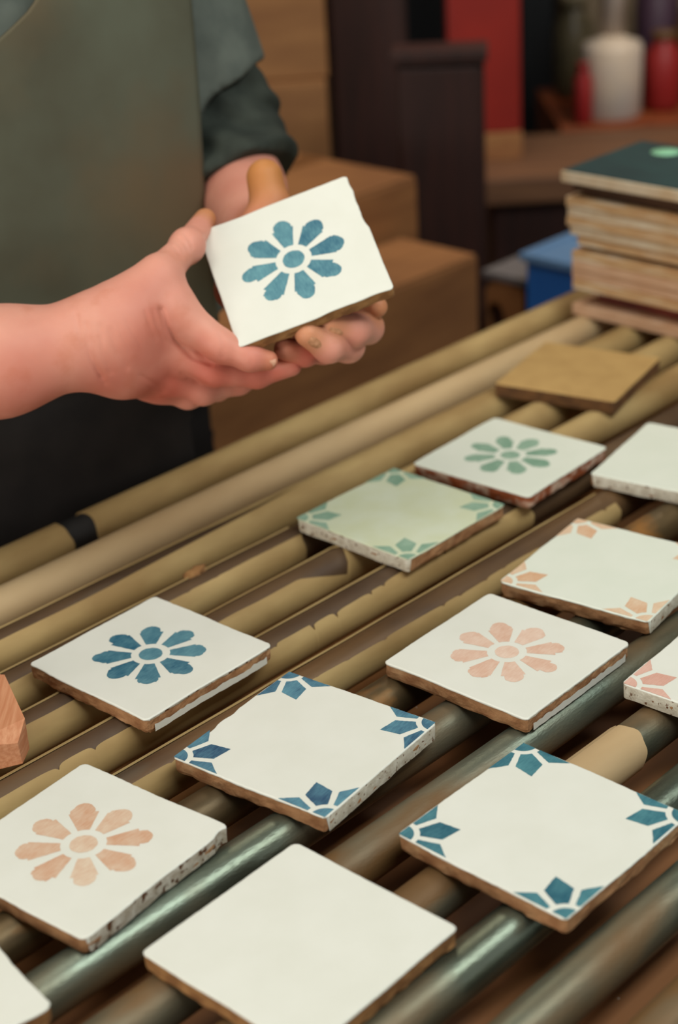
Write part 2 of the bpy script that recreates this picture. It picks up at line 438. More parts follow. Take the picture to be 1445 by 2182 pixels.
def make_tile(label, loc, rz, motif=None, pm=None, glaze=None, clay=None, sides=(), side_mat=None, chips=(), seed=1, amp=.0011, rot=None, h=.065, group=None, cat='tile', name='ceramic_tile', split=None, rough_e=1.25):
    rnd = random.Random(seed)
    t = thing(name, loc, label, cat, group, rz)
    if rot is not None: t.matrix_world = rot
    pts, per = tile_outline(h, rnd, amp, chips)
    n = len(pts)
    # clay body
    zs = [-TT, -TT + .0012, -TT * .72, -TT * .45, -TT * .2, -.0006]
    ins = [-.0022, -.0009, -.0004, -.0003, -.0004, -.0008]
    ww = [wob(seed * 31 + i, 7, 60, 500) for i in range(6)]
    v = []; f = []
    for j, (z, d) in enumerate(zip(zs, ins)):
        ring = offs(pts, d)
        for i, (x, y) in enumerate(ring):
            k, tpos = per[i]; q = (.0011, .0010, .0007, .0007, .0006, .0004)[j] * ww[j](tpos + k * .3) * rough_e
            nx = (0, 1, 0, -1)[k]; ny = (-1, 0, 1, 0)[k]
            zz = z + (.0009 * (ww[(j + 2) % 6](tpos + .2 * k) + .6) if j < 2 else 0)
            v.append((x + nx * q, y + ny * q, zz))
    for j in range(5):
        for i in range(n):
            i2 = (i + 1) % n; f.append((j * n + i, j * n + i2, (j + 1) * n + i2, (j + 1) * n + i))
    f.append(tuple(range(n))[::-1]); f.append(tuple(5 * n + i for i in range(n)))
    pydata('clay_body', v, f, clay or M_CLAY, t)
    # glaze: cap rolling over the rim, with a ragged skirt that runs further down on the dipped sides
    v = []; f = []
    wl = wob(seed * 77 + 3, 8, 40, 300)
    rings = [(None, -.0002), (-.0009, .0002), (-.0003, -.0002), (0, -.0010)]
    base = [offs(pts, d) for _, d in rings]
    for j, (z, d) in enumerate(rings):
        for i, (x, y) in enumerate(base[j]):
            k, tpos = per[i]
            zz = z
            if z is None:
                zz = -(.0012 + .0005 * (1 + wl(tpos + k)))
                if k in sides:
                    e = min(1, (h - abs(tpos)) / .004 + .15)
                    if split and k == split: zz = -(.0016 + .0009 * (1 + wl(tpos * 2 + k)))
                    else: zz = -(.0014 + e * (TT * .80 + .0012 * wl(tpos + k)) * 1.0)
            v.append((x, y, zz))
    for j in range(3):
        for i in range(n):
            i2 = (i + 1) % n; f.append((j * n + i, j * n + i2, (j + 1) * n + i2, (j + 1) * n + i))
    nside = n
    f.append(tuple(3 * n + i for i in range(n)))
    g = pydata('glaze', v, f, [glaze or M_GLAZE, side_mat or M_GLAZE_SIDE], t)
    for i, pl in enumerate(g.data.polygons):
        if i < nside and per[i][0] in sides: pl.material_index = 1
        pl.use_smooth = i < 3 * n
    if split is not None:                       # a second band of glaze along the foot of one side
        ring = offs(pts, .0006); v = []; f = []
        idx = [i for i in range(n) if per[i][0] == split and abs(per[i][1]) < h - .0045]
        for i in idx:
            x, y = ring[i]; tp = per[i][1]; e = max(0, 1 - (h - abs(tp)) / .012)
            q = -.0074 + .0014 * wl(tp * 2.3) + .0011 * wl(tp * 7 + 1); q += (-.0020 - q) * e ** 1.5
            v += [(x, y, -TT + .0008 + .0005 * wl(tp * 5)), (x, y, (-TT + q) / 2), (x, y, q)]
        for a in range(len(idx) - 1):
            for b in (0, 1): f.append((3 * a + b, 3 * a + 3 + b, 3 * a + 4 + b, 3 * a + 1 + b))
        pydata('glaze_run', v, f, glaze or M_GLAZE, t, True)
    if motif == 'flower': flower(t, pm, .0001, rnd)
    if motif == 'corners': corner_flowers(t, pm, .0001, rnd, h)
    return t

P_BLUE = paint('blue_pigment', (36, 92, 116), (104, 152, 162))
P_DEEP = paint('deep_blue_pigment', (22, 66, 100), (96, 150, 166))
P_TEAL = paint('teal_pigment', (22, 86, 106), (82, 140, 148))
P_HELD = paint('held_blue_pigment', (26, 92, 118), (104, 158, 166))
P_GREEN = paint('sage_green_pigment', (112, 152, 128), (160, 188, 166))
P_PINK = paint('pink_pigment', (216, 174, 150), (234, 212, 194))
P_TAN = paint('tan_pigment', (206, 158, 126), (226, 208, 184))
P_SALMON = paint('salmon_pigment', (212, 164, 126), (228, 206, 178))
P_ROSE = paint('rose_pigment', (212, 160, 142), (228, 190, 174))

G_ = 'glazed tiles laid out on the rollers'
def tw(x, y, dz=0): return (x, y, Z0 + dz)
make_tile('white tile with one dark blue eight-petalled flower, lying on card-sleeved rollers beside the wood offcut', tw(-.1482, 1.099), -.7528, 'flower', P_BLUE,
          sides=(1,), side_mat=M_GLAZE_PITTED, seed=11, chips=[(0, -.052, .01, .0008)], split=1, group=G_)
make_tile('white tile with deep blue corner flowers and chipped left edge, left of pink tile', tw(-.0321, .9714), -.6595, 'corners', P_DEEP, sides=(1,), seed=22,
          chips=[(3, .028, .012, .0022), (3, .002, .006, .0012), (3, .044, .006, .0012)], group=G_)
make_tile('white tile with teal blue corner flowers, nearest the bottom right of the rollers', tw(.116, .8604), -.7746, 'corners', P_TEAL, seed=55, clay=M_CLAY, group=G_)
make_tile('white tile with one pale pink eight-petalled flower, right of the middle', tw(.1177, 1.071), -.7499, 'flower', P_PINK, sides=(1,), seed=66, amp=.0009, split=1, group=G_)
make_tile('white tile with pale orange-tan corner flowers, behind the pink flower tile', tw(.2153, 1.1932), -.6468, 'corners', P_SALMON, glaze=M_GLAZE_COOL, sides=(1,), seed=77, group=G_)
make_tile('white tile with one tan eight-petalled flower, at the lower left frame edge', tw(-.1734, .8683), -.6764, 'flower', P_TAN, sides=(1,), side_mat=M_GLAZE_PITTED, seed=33,
          chips=[(1, .058, .008, .002)], group=G_)
make_tile('plain unpainted white tile in the foreground, cut by the bottom frame edge', tw(-.0372, .7657), -.758, seed=44, clay=M_CLAY_DARK, amp=.0005, group=G_)
make_tile('white tile with one sage green eight-petalled flower, in front of the tan unglazed tile', tw(.1611, 1.4181, .0018), -.7294, 'flower', P_GREEN, glaze=M_GLAZE_COOL, clay=M_CLAY_RED, sides=(), seed=88, h=.0643, group=G_)
make_tile('greenish white tile with sage green corner flowers, touching the green flower tile', tw(.0535, 1.3167, .0005), -.7762, 'corners', P_GREEN, glaze=M_GLAZE_GREEN, clay=M_CLAY, sides=(0,), seed=99, h=.0645, amp=.001, group=G_)
LT = lambda x, y, th: (x + .065 * (math.cos(th) - math.sin(th)), y + .065 * (math.sin(th) + math.cos(th)))
t10 = math.radians(-34.3); c10 = LT(.2272, 1.3715, t10)
make_tile('plain white tile cut by the right frame edge, beside the green flower tile', tw(*c10), t10, glaze=M_GLAZE_COOL, sides=(0,), seed=101, group=G_)
t11 = math.radians(-40.5); c11 = LT(.1934, 1.0186, t11)
make_tile('white tile with rose pink corner flowers, cut by the right frame edge', tw(*c11), t11, 'corners', P_ROSE, sides=(0, 3), seed=111, amp=.0009, group=G_)
t12 = math.radians(-54.3)
make_tile('plain white tile peeking in at the bottom left frame corner', tw(-.1748 - .065 * (math.cos(t12) - math.sin(t12)), .7229 - .065 * (math.sin(t12) + math.cos(t12))), t12, seed=121, clay=M_CLAY_DARK, group=G_)

# unglazed tan tile, back up
bt = thing('unglazed_tile', tw(.2551, 1.619, .0018), 'plain tan unglazed tile lying near the stack of boards', 'tile', None, -.545)
rb = random.Random(7); pts, per = tile_outline(.065, rb, .0004, [], crn=.003)
v = []; f = []; n = len(pts)
for z, d in ((-TT, -.0005), (-.0008, 0), (0, -.0012)):
    v += [(x, y, z) for x, y in offs(pts, d)]
for j in range(2):
    for i in range(n): f.append((j * n + i, j * n + (i + 1) % n, (j + 1) * n + (i + 1) % n, (j + 1) * n + i))
f.append(tuple(range(n))[::-1]); f.append(tuple(2 * n + i for i in range(n)))
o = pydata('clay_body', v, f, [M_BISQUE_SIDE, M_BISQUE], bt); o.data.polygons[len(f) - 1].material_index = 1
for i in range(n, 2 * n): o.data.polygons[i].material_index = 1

# tile held in the hands
HR = np.array([[0.95429727, -0.23447905, -0.18530054], [0.107363, 0.84760972, -0.51964502], [0.27890841, 0.4760014, 0.83404602]])
HC = np.array([-0.02407609, 1.29832106, 0.23879669 + Z0])
HM = Matrix.Identity(4)
for i in range(3):
    for j in range(3): HM[i][j] = HR[i][j]
    HM[i][3] = HC[i]
make_tile('white tile with one blue eight-petalled flower, held up in both hands', (0, 0, 0), 0, 'flower', P_HELD, clay=M_CLAY_DARK, seed=131, rot=HM,
          chips=[(1, .034, .012, .0012), (1, .016, .012, .0018), (1, .056, .008, .001), (0, .02, .018, .0012), (0, .048, .016, .0014), (2, .03, .02, .0008)], amp=.0004)

# reddish wood offcut at the left frame edge
wd = thing('wood_offcut', at_z(0, 1490, .012) + 0 * NV, 'reddish sawn wood offcut lying on the rollers at the left frame edge', 'wood block')
W0 = np.array(wd.location)
zt = .012
top = [at_z(-60, 1432, zt), at_z(10, 1437, zt), at_z(53, 1530, zt), at_z(38, 1562, zt) , at_z(-80, 1590, zt)]
v = []
for q in top: v.append(q - W0)
for q in top: v.append(q - W0 - np.array([0, 0, zt + .0135]))
# the low corner is sawn off: drop the fourth and fifth top corners
v[3] = v[3] + np.array([-.001, -.0, -.008]); v[4] = v[4] + np.array([0, 0, -.001])
f = [(0, 4, 3, 2, 1), (5, 6, 7, 8, 9)] + [(i, (i + 1) % 5, 5 + (i + 1) % 5, 5 + i) for i in range(5)]
bm = bmesh.new(); vs = [bm.verts.new(x) for x in v]
for q in f: bm.faces.new([vs[i] for i in q])
bm_obj('block', bm, M_WOODBLOCK, wd, bevel=.0006)
# a reddish crumb of clay caught between two rollers
q = at_z(418, 1222, -.016)
t = thing('clay_crumb', q, 'small reddish crumb of clay caught between two card-sleeved rollers', 'clay')
bm = bmesh.new(); bmesh.ops.create_icosphere(bm, subdivisions=3, radius=.007); rc = random.Random(3)
for v_ in bm.verts:
    n_ = v_.co.normalized(); k_ = 1 + .25 * math.sin(7 * n_.x + 3) * math.sin(6 * n_.y + 1) + .15 * math.sin(11 * n_.z)
    v_.co = Vector((v_.co.x * 1.7, v_.co.y * .9, v_.co.z * .7)) * k_
bm_obj('lump', bm, M_CLAY_DARK, t, True); t.rotation_euler = (0, 0, .8)
#PART2
# ------------------------------------------------------------------ stack of boards on the rollers
M_PLY = mat('birch_ply_edge', (206, 170, 126), (186, 140, 92), scale=30, stretch=(1, 1, 12), rough=.7, c3=(222, 204, 176), scale3=16, lo3=.52, hi3=.66)
M_PLYPINK = mat('pinkish_ply_edge', (212, 174, 142), (196, 150, 114), scale=30, stretch=(1, 1, 10), rough=.7)
M_PLYPALE = mat('pale_board_edge', (222, 206, 180), (204, 176, 140), scale=30, rough=.7)
M_DKGREEN = mat('dark_green_board_face', (34, 66, 66), (28, 54, 56), scale=20, rough=.55)
M_BRN = mat('brown_board_and_gap', (92, 62, 40), (70, 46, 32), scale=20, rough=.7)
M_REDB = mat('dark_red_board', (122, 48, 32), (92, 34, 26), scale=20, rough=.7)
M_MINT = mat('mint_label', (150, 214, 172), rough=.6)
s_f = 1.49
def zpx(y, s, c):
    lo, hi = -.2, .5
    for _ in range(40):
        m_ = (lo + hi) / 2; d = SCZ(s, c, m_) - CO; yy = 1091 - FPX * (d @ UP) / (d @ FW)
        if yy > y: lo = m_
        else: hi = m_
    return (lo + hi) / 2
BG = 'boards stacked at the far end of the rollers'
zb = zpx(692, s_f, 1.094)
# (bottom pixel, top pixel, back shift, left shift, materials, label)
zr = -.0135 + .0018
H0 = zpx(368, s_f - .01, 1.10) - zr          # whole height of the stack
lay = [(.013, 0, .0, M_PLYPINK, 'pinkish plywood board at the bottom of the stack, resting on the rollers'),
       (.017, .022, -.022, M_REDB, 'dark red board second from the bottom of the stack'),
       (.0115, 0, .000, M_PLY, 'lowest plywood board of the four in the lower pale block of the stack'),
       (.0105, .002, .002, M_PLYPINK, 'second plywood board up in the lower pale block of the stack'),
       (.0105, .0, .001, M_PLYPINK, 'third plywood board up in the lower pale block of the stack'),
       (.011, .001, .002, M_PLY, 'top plywood board of the lower pale block of the stack'),
       (.005, .016, -.012, M_BRN, 'thin dark filler in the shaded gap between the two pale blocks of the stack'),  # recessed brown slab added as the shade of an open gap
       (.0115, .006, -.002, M_PLY, 'lowest plywood board of the upper pale block of the stack'),
       (.0105, .003, .006, M_PLYPALE, 'second plywood board up in the upper pale block, pale edge'),
       (.0105, .0, .009, M_PLY, 'third plywood board up in the upper pale block of the stack'),
       (.0105, .002, .009, M_PLYPALE, 'fourth plywood board up in the upper pale block, whitish edge'),
       (.0115, .0, .010, M_PLY, 'top plywood board of the upper pale block of the stack'),
       (.006, .014, -.01, M_BRN, 'thin dark filler in the shaded gap near the top of the stack'),  # brown slab added as the shade in the gap under the brown board
       (.010, .005, .004, M_BRN, 'brown board directly under the dark green board'),
       (.0125, -.004, .014, M_PLYPALE, 'dark green topped board with a pale edge and mint mark, top of the stack')]
tot = sum(x[0] for x in lay); z = zr
for th, bs, ls, m, lab in lay:
    h = th * H0 / tot
    t = thing('board', SCZ(s_f + .076, .91, z), lab, 'board', BG, math.pi / 4)
    b = box('panel', (-.076 + bs, -.19, .0002), (.076, .184 + ls, h - .0002), m, t, .0012)
    if m is M_PLYPALE and lab.startswith('dark green'):
        box('green_face', (-.074 + bs, -.188, h - .0002), (.074, .182 + ls, h + .0008), M_DKGREEN, t)
        lathe('mint_mark', [(.0001, h + .0008), (.017, h + .0009), (.017, h + .0013), (.0001, h + .0014)], M_MINT, t).location = (.044, .143, 0)
    z += h

# ------------------------------------------------------------------ things behind the table
M_CARTON = mat('brown_carton', (150, 100, 56), (128, 82, 44), scale=6, stretch=(1, 1, 5), rough=.75, bump=.05, bscale=60)
M_CARTON2 = mat('pale_brown_carton', (156, 110, 66), (136, 92, 54), scale=5, stretch=(1, 1, 4), rough=.75)
M_TAPE = mat('brown_parcel_tape', (112, 72, 40), rough=.35)
M_DARKW = mat('dark_stained_wood', (58, 30, 24), (44, 24, 20), scale=10, stretch=(4, 4, .5), rough=.55)
M_BLACK = mat('black_lacquer', (16, 20, 24), rough=.4)
M_REDP = mat('red_paint', (150, 38, 28), (132, 32, 26), scale=6, rough=.45)
M_TANW = mat('bare_tan_wood', (168, 120, 72), (150, 100, 60), scale=20, rough=.7)
M_TABLE = mat('worn_table_wood', (120, 84, 58), (98, 66, 46), scale=14, stretch=(.3, 3, 3), rough=.6)
M_ORANGE = mat('orange_stained_wood', (150, 74, 34), (124, 58, 28), scale=14, rough=.6)
M_BLUE = mat('blue_plastic', (34, 104, 182), (28, 90, 164), scale=8, rough=.4)
M_BLUERIM = mat('pale_blue_plastic', (96, 132, 172), rough=.45)
M_GREY = mat('grey_card', (104, 98, 98), rough=.8)
M_WHITEP = mat('white_plastic', (214, 196, 176), (196, 184, 176), scale=9, rough=.45)
M_OLIVE = mat('olive_glazed_pot', (92, 84, 62), (74, 68, 52), scale=20, rough=.35)
M_BACKB = mat('grey_olive_back_board', (124, 110, 90), (96, 84, 66), scale=7, rough=.8)
M_REDJ = mat('red_jar', (150, 36, 36), rough=.4)
M_PURP = mat('plum_jar', (70, 50, 66), rough=.4)
M_BRJ = mat('brown_jar', (104, 74, 46), rough=.4)

def carton(name, corner, la, ln, h, m, label, rz=math.pi / 4, group=None, tape=True):
    """corner = right front top corner; la runs to the left along the rollers, ln away from the table"""
    loc = corner - np.array([0, 0, h])
    t = thing(name, loc, label, 'box', group, rz)
    box('box_body', (-la, 0, 0), (0, ln, h - .004), m, t, .004)
    box('lid_flap', (-la + .002, .002, h - .004), (-.002, ln / 2 - .001, h), m, t, .001)
    box('lid_flap', (-la + .002, ln / 2 + .001, h - .004), (-.002, ln - .002, h), m, t, .001)
    if tape: box('tape', (-la - .0004, ln / 2 - .025, h - .03), (.0006, ln / 2 + .025, h + .0006), M_TAPE, t)
    return t
cB = at_c(1018, 541, 1.50); zB = cB[2]
cA = at_c(888, 373, 1.66); zA = cA[2]
carton('cardboard_box', cB, .95, .15, zB, M_CARTON, 'long brown box in front of the taller brown box, behind the roller table', tape=False)
carton('cardboard_box', cA, .85, .42, zA, M_CARTON, 'tall brown box behind the long brown box, left of the dark cabinet')
# pale stack of cartons further back, beside the sleeve
pz = [0, .30, .62, .94, 1.26]
xr = at_y(712, 200, 2.95)[0]
labs = ['lowest pale brown carton of the tall stack behind the sleeve', 'second pale brown carton up in the tall stack behind the sleeve',
        'third pale brown carton up in the tall stack behind the sleeve', 'topmost pale brown carton of the tall stack behind the sleeve']
for i in range(4):
    carton('cardboard_carton', np.array([xr + (-.010, -.006, -.012, -.008)[i], 2.95 + (0, .01, 0, .012)[i], pz[i + 1] - .001]), .62, .42, pz[i + 1] - pz[i] - .002, M_CARTON2, labs[i], 0, 'pale cartons stacked behind the sleeve')
# dark wooden panel right of the cartons
x0 = at_y(716, 200, 3.25)[0]; x1 = at_y(862, 200, 3.25)[0]
t = thing('wooden_cupboard', ((x0 + x1) / 2, 3.25, 0), 'tall dark reddish wooden cupboard beside the pale cartons', 'cupboard')
w = (x1 - x0) / 2 + .01
box('cupboard_body', (-w, .02, 0), (w, .4, 2.0), M_DARKW, t, .004)
box('door', (-w + .008, 0, .06), (w - .008, .02, 1.96), M_DARKW, t, .003)
# black body put in to stand for the dark gap beside the cupboard
x0 = at_y(866, 50, 3.6)[0]; x1 = at_y(950, 50, 3.6)[0]; zb_ = at_y(900, 108, 3.6)[2]
t = thing('dark_gap_filler', ((x0 + x1) / 2, 3.6, 0), 'black filler in the dark gap between the dark cupboard and the red post', 'cabinet')
box('cabinet_body', (-.052, .02, 0), (.052, .3, 2.0), M_BLACK, t, .004)
box('door', (-.048, 0, .05), (.048, .02, 1.98), M_BLACK, t, .003)
# dark box in front of it
pA = at_y(838, 100, 2.75); pB = at_y(1030, 128, 2.75)
t = thing('wooden_cabinet', ((pA[0] + pB[0]) / 2, 2.75, 0), 'low dark brown wooden cabinet in front of the red post', 'cabinet', rz=-.12)
w = (pB[0] - pA[0]) / 2; h = pA[2] - .01
box('cabinet_body', (-w, .018, 0), (w, .07, h - .02), M_DARKW, t, .004)
box('cabinet_top', (-w - .006, -.004, h - .02), (w + .006, .076, h), M_DARKW, t, .003)
box('door', (-w + .006, 0, .05), (w - .006, .018, h - .028), M_DARKW, t, .003)
# bench with the red post standing on it
zt = at_y(1150, 378, 3.13)[2]
xL = at_y(1030, 360, 3.15)[0]
t = thing('work_bench', (xL, 3.13, 0), 'low brown wooden bench behind the stack of boards', 'bench')
box('bench_top', (0, 0, zt - .05), (.46, .34, zt), M_TABLE, t, .004)
box('front_panel', (.02, .03, .08), (.44, .05, zt - .05), M_DARKW, t, .003)
for lx in (.03, .385):
    for ly in (.06, .29): box('leg', (lx, ly, 0), (lx + .045, ly + .04, zt - .05), M_TABLE, t, .003)
p = at_y(1036, 335, 3.3); q = at_y(1107, 335, 3.3)
xl = at_y(950, 20, 3.3)[0]
w = (q[0] - xl) / 2
t = thing('red_post', ((xl + q[0]) / 2, 3.30, zt), 'red painted wooden post with a bare tan foot, standing on the bench', 'post')
box('painted_shaft', (-w, -.03, .055), (w, .03, 1.2), M_REDP, t, .004)
box('bare_foot', (-w, -.031, 0), (w + .002, .031, .055), M_TANW, t, .003)
# black door post and things on the shelf at the right
x0 = at_y(1107, 100, 4.12)[0]; x1 = at_y(1186, 100, 4.12)[0]
t = thing('black_locker', ((x0 + x1) / 2, 4.12, 0), 'tall black locker right of the red post', 'locker')
w = (x1 - x0) / 2
box('locker_body', (-w, .015, 0), (w, .4, 1.9), M_BLACK, t, .004)
box('door', (-w + .004, 0, .04), (w - .004, .015, 1.88), M_BLACK, t, .003)
zs_ = at_y(1320, 266, 3.60)[2]; xs0 = at_y(1195, 280, 3.6)[0]
t = thing('shelf_bench', (xs0, 3.60, 0), 'orange stained wooden shelf carrying jars, at the right edge', 'shelf')
box('shelf_board', (0, 0, zs_ - .045), (1.0, .4, zs_), M_ORANGE, t, .003)
for lx in (.0, .96): box('leg', (lx, .02, 0), (lx + .04, .38, zs_ - .045), M_ORANGE, t, .003)
t2 = thing('back_panel', (x1 + .006, 4.08, 0), 'grey-olive board standing behind the jars at the upper right', 'panel')
box('panel', (0, 0, 0), (1.1, .03, 1.9), M_BACKB, t2, .003)
def jar(px, y, r, h, m, label, name='jar', cat='jar', lid=None, neck=.6):
    x = at_y(px, 200, y)[0]
    t = thing(name, (x, y, zs_), label, cat, 'jars on the orange shelf')
    lathe('jar_body', [(r * .8, 0), (r, h * .08), (r, h * .72), (r * neck, h * .86), (r * neck, h * .9)], m, t)
    lathe('lid', [(r * neck * 1.1, h * .9), (r * neck * 1.1, h * .99), (r * neck, h)], lid or m, t)
    return t
x = at_y(1322, 150, 3.58)[0]
t = thing('plastic_bottle', (x, 3.68, zs_), 'pale bottle with a broad body and long neck, standing on the orange shelf', 'bottle')
lathe('bottle_body', [(.058, 0), (.064, .008), (.065, .148), (.060, .160), (.03, .170), (.025, .176)], M_WHITEP, t)
lathe('neck', [(.025, .176), (.024, .36), (.024, .42)], M_WHITEP, t)
jar(1222, 3.90, .045, .22, M_OLIVE, 'squat olive jar at the left end of the orange shelf')
jar(1243, 3.63, .02, .13, M_REDJ, 'small red jar left of the pale bottle')
jar(1412, 3.72, .04, .17, M_REDJ, 'red jar right of the pale bottle', lid=M_BRJ)
jar(1396, 3.86, .05, .30, M_PURP, 'tall plum coloured jar behind the red jar', lid=M_REDJ)
jar(1475, 3.80, .04, .24, M_BRJ, 'brown jar at the right frame edge of the shelf', lid=M_PURP)
# blue crate, grey lid and small box behind the far roller
c0 = at_s(1122, 537, 1.86); s_, c_ = sc_of(c0)
t = thing('blue_crate', SCZ(s_, c_, -Z0), 'blue plastic crate with a paler rim behind the far roller', 'crate', rz=math.pi / 4)
h = c0[2]; W_ = .26; L_ = .11
box('front_wall', (0, -W_, .10), (.006, 0, h - .012), M_BLUE, t, .002); box('rear_wall', (L_ - .006, -W_, .10), (L_, 0, h - .012), M_BLUE, t, .002)
box('side_wall', (.006, -.006, .10), (L_ - .006, 0, h - .012), M_BLUE, t, .002); box('side_wall', (.006, -W_, .10), (L_ - .006, -W_ + .006, h - .012), M_BLUE, t, .002)
box('lid', (.008, -W_ + .008, h - .010), (L_ - .008, -.008, h - .003), M_BLUERIM, t)
box('crate_floor', (0, -W_, .0), (L_, 0, .10), M_BLUE, t, .002)
for lo, hi in (((-.008, -W_ - .008, h - .012), (.008, .008, h)), ((L_ - .008, -W_ - .008, h - .012), (L_ + .008, .008, h)),
               ((.008, -.008, h - .012), (L_ - .008, .008, h)), ((.008, -W_ - .008, h - .012), (L_ - .008, -W_ + .008, h))):
    box('rim', lo, hi, M_BLUERIM, t, .002)
c0 = at_s(1034, 575, 1.93); s_, c_ = sc_of(c0)
t = thing('wooden_box', SCZ(s_, c_, -Z0), 'small brown wooden box with a dark hand hole, left of the blue crate', 'box', rz=math.pi / 4)
h = c0[2]; W_ = c_ - sc_of(at_s(1116, 590, 1.93))[1]
bm = bmesh.new()
hole = []; ny, nz = -W_ * .25, h - .075
NS = 16
ov = [bm.verts.new((0, ny + .018 * math.cos(2 * math.pi * i / NS), nz + .026 * math.sin(2 * math.pi * i / NS))) for i in range(NS)]
def onrect(a):
    dx, dy = math.cos(a), math.sin(a); best = 1e9
    for lim, dd in ((-ny, dx), (-W_ - ny, dx), (h - .012 - nz, dy), (-.3, dy)):
        if abs(dd) > 1e-9 and lim / dd > 0: best = min(best, lim / dd)
    return (0, ny + dx * best, nz + dy * best)
rv = [bm.verts.new(onrect(2 * math.pi * i / NS + .0001)) for i in range(NS)]
iv = [bm.verts.new((.012, v_.co.y, v_.co.z)) for v_ in ov]
for i in range(NS):
    j = (i + 1) % NS
    bm.faces.new((ov[i], rv[i], rv[j], ov[j])); bm.faces.new((iv[i], ov[i], ov[j], iv[j]))
bm_obj('front_board', bm, M_CARTON, t)
box('box_body', (.012, -W_, 0), (.24, 0, h - .012), M_DARKW, t, .002)
box('lid', (-.004, -W_ - .004, h - .012), (.244, .004, h), M_GREY, t, .002)

#PART3
# ------------------------------------------------------------------ the person: implicit surfaces meshed with surface nets
def seg_cone(p, a, b, ra, rb):
    """rounded cone between two joints, radius ra at a and rb at b"""
    a = np.asarray(a, float); b = np.asarray(b, float); ba = b - a; l2 = ba @ ba
    t = np.clip(((p - a) @ ba) / l2, 0, 1)
    return np.linalg.norm(p - a - t[:, None] * ba, axis=1) - (ra + (rb - ra) * t)
def ell(p, c, r, axes=None):
    q = p - np.asarray(c)
    if axes is not None: q = q @ axes
    r = np.asarray(r); k0 = np.linalg.norm(q / r, axis=1); k1 = np.linalg.norm(q / (r * r), axis=1) + 1e-9
    return k0 * (k0 - 1) / k1
def smin(a, b, k):
    h = np.maximum(k - np.abs(a - b), 0) / k
    return np.minimum(a, b) - h * h * k * .25
def chain(p, pts, rad, k=.004):
    d = None
    for i in range(len(pts) - 1):
        q = seg_cone(p, pts[i], pts[i + 1], rad[i], rad[i + 1])
        d = q if d is None else smin(d, q, k)
    return d
def groove(p, d, pts, depth, wid):
    m = None
    for i in range(len(pts) - 1):
        q = seg_cone(p, pts[i], pts[i + 1], 0, 0); m = q if m is None else np.minimum(m, q)
    return d + depth * np.exp(-(m / wid) ** 2)

def surface_nets(fn, lo, hi, h):
    lo = np.asarray(lo, float); hi = np.asarray(hi, float)
    B = 8
    nb = np.ceil((hi - lo) / (h * B)).astype(int); n = nb * B + 1
    D = np.full(n, 1.0, np.float32)
    ax = [lo[i] + h * (np.arange(nb[i]) * B + B / 2) for i in range(3)]
    G = np.stack(np.meshgrid(*ax, indexing='ij'), -1).reshape(-1, 3)
    dc = fn(G); rad = h * B * .9 + .004
    dcg = dc.reshape(nb)
    act = np.argwhere(np.abs(dcg) < rad)
    ins = np.argwhere(dcg <= -rad)
    for i, j, k in ins: D[i * B:i * B + B + 1, j * B:j * B + B + 1, k * B:k * B + B + 1] = -1.0
    loc = np.stack(np.meshgrid(*[np.arange(B + 1)] * 3, indexing='ij'), -1).reshape(-1, 3)
    CH = 400
    for s in range(0, len(act), CH):
        a = act[s:s + CH]; idx = (a[:, None, :] * B + loc[None]).reshape(-1, 3)
        D[idx[:, 0], idx[:, 1], idx[:, 2]] = fn(lo + idx * h)
    I = D < 0
    c = I[:-1, :-1, :-1].astype(np.int8)
    tot = np.zeros(c.shape, np.int8)
    for dx in (0, 1):
        for dy in (0, 1):
            for dz in (0, 1):
                tot += I[dx:n[0] - 1 + dx, dy:n[1] - 1 + dy, dz:n[2] - 1 + dz]
    cells = np.argwhere((tot > 0) & (tot < 8))
    idm = np.full(c.shape, -1, np.int32); idm[tuple(cells.T)] = np.arange(len(cells))
    acc = np.zeros((len(cells), 3)); cnt = np.zeros(len(cells))
    cor = [(x, y, z) for x in (0, 1) for y in (0, 1) for z in (0, 1)]
    for a in cor:
        for b in cor:
            if sum(b[i] - a[i] for i in range(3)) == 1 and all(b[i] >= a[i] for i in range(3)):
                va = D[tuple((cells + a).T)]; vb = D[tuple((cells + b).T)]
                m = (va < 0) != (vb < 0); t = np.where(m, va / np.where(m, va - vb, 1), 0)
                pt = np.array(a) + t[:, None] * (np.array(b) - np.array(a))
                acc += pt * m[:, None]; cnt += m
    V = lo + (cells + acc / cnt[:, None]) * h
    F = []
    for axis in range(3):
        o1, o2 = [(1, 2), (2, 0), (0, 1)][axis]
        sl0 = [slice(None)] * 3; sl1 = [slice(None)] * 3; sl0[axis] = slice(0, -1); sl1[axis] = slice(1, None)
        A = I[tuple(sl0)]; Bm = I[tuple(sl1)]
        e = np.argwhere(A != Bm)
        ok = (e[:, o1] > 0) & (e[:, o2] > 0) & (e[:, o1] < n[o1] - 1) & (e[:, o2] < n[o2] - 1); e = e[ok]
        u1 = np.zeros(3, int); u1[o1] = 1; u2 = np.zeros(3, int); u2[o2] = 1
        q = np.stack([idm[tuple((e - u1 - u2).T)], idm[tuple((e - u2).T)], idm[tuple(e.T)], idm[tuple((e - u1).T)]], 1)
        fl = A[tuple(e.T)]
        q[~fl] = q[~fl][:, ::-1]
        F.append(q[(q >= 0).all(1)])
    return V, np.concatenate(F)
def mesh_np(name, V, F, m, parent, origin):
    me = bpy.data.meshes.new(name)
    V = V - np.asarray(origin)
    me.vertices.add(len(V)); me.vertices.foreach_set('co', V.astype(np.float32).ravel())
    me.loops.add(F.size); me.loops.foreach_set('vertex_index', F.ravel().astype(np.int32))
    me.polygons.add(len(F)); me.polygons.foreach_set('loop_start', np.arange(0, F.size, 4, dtype=np.int32))
    me.update(calc_edges=True); me.validate()
    return link(name, me, m, parent, True)

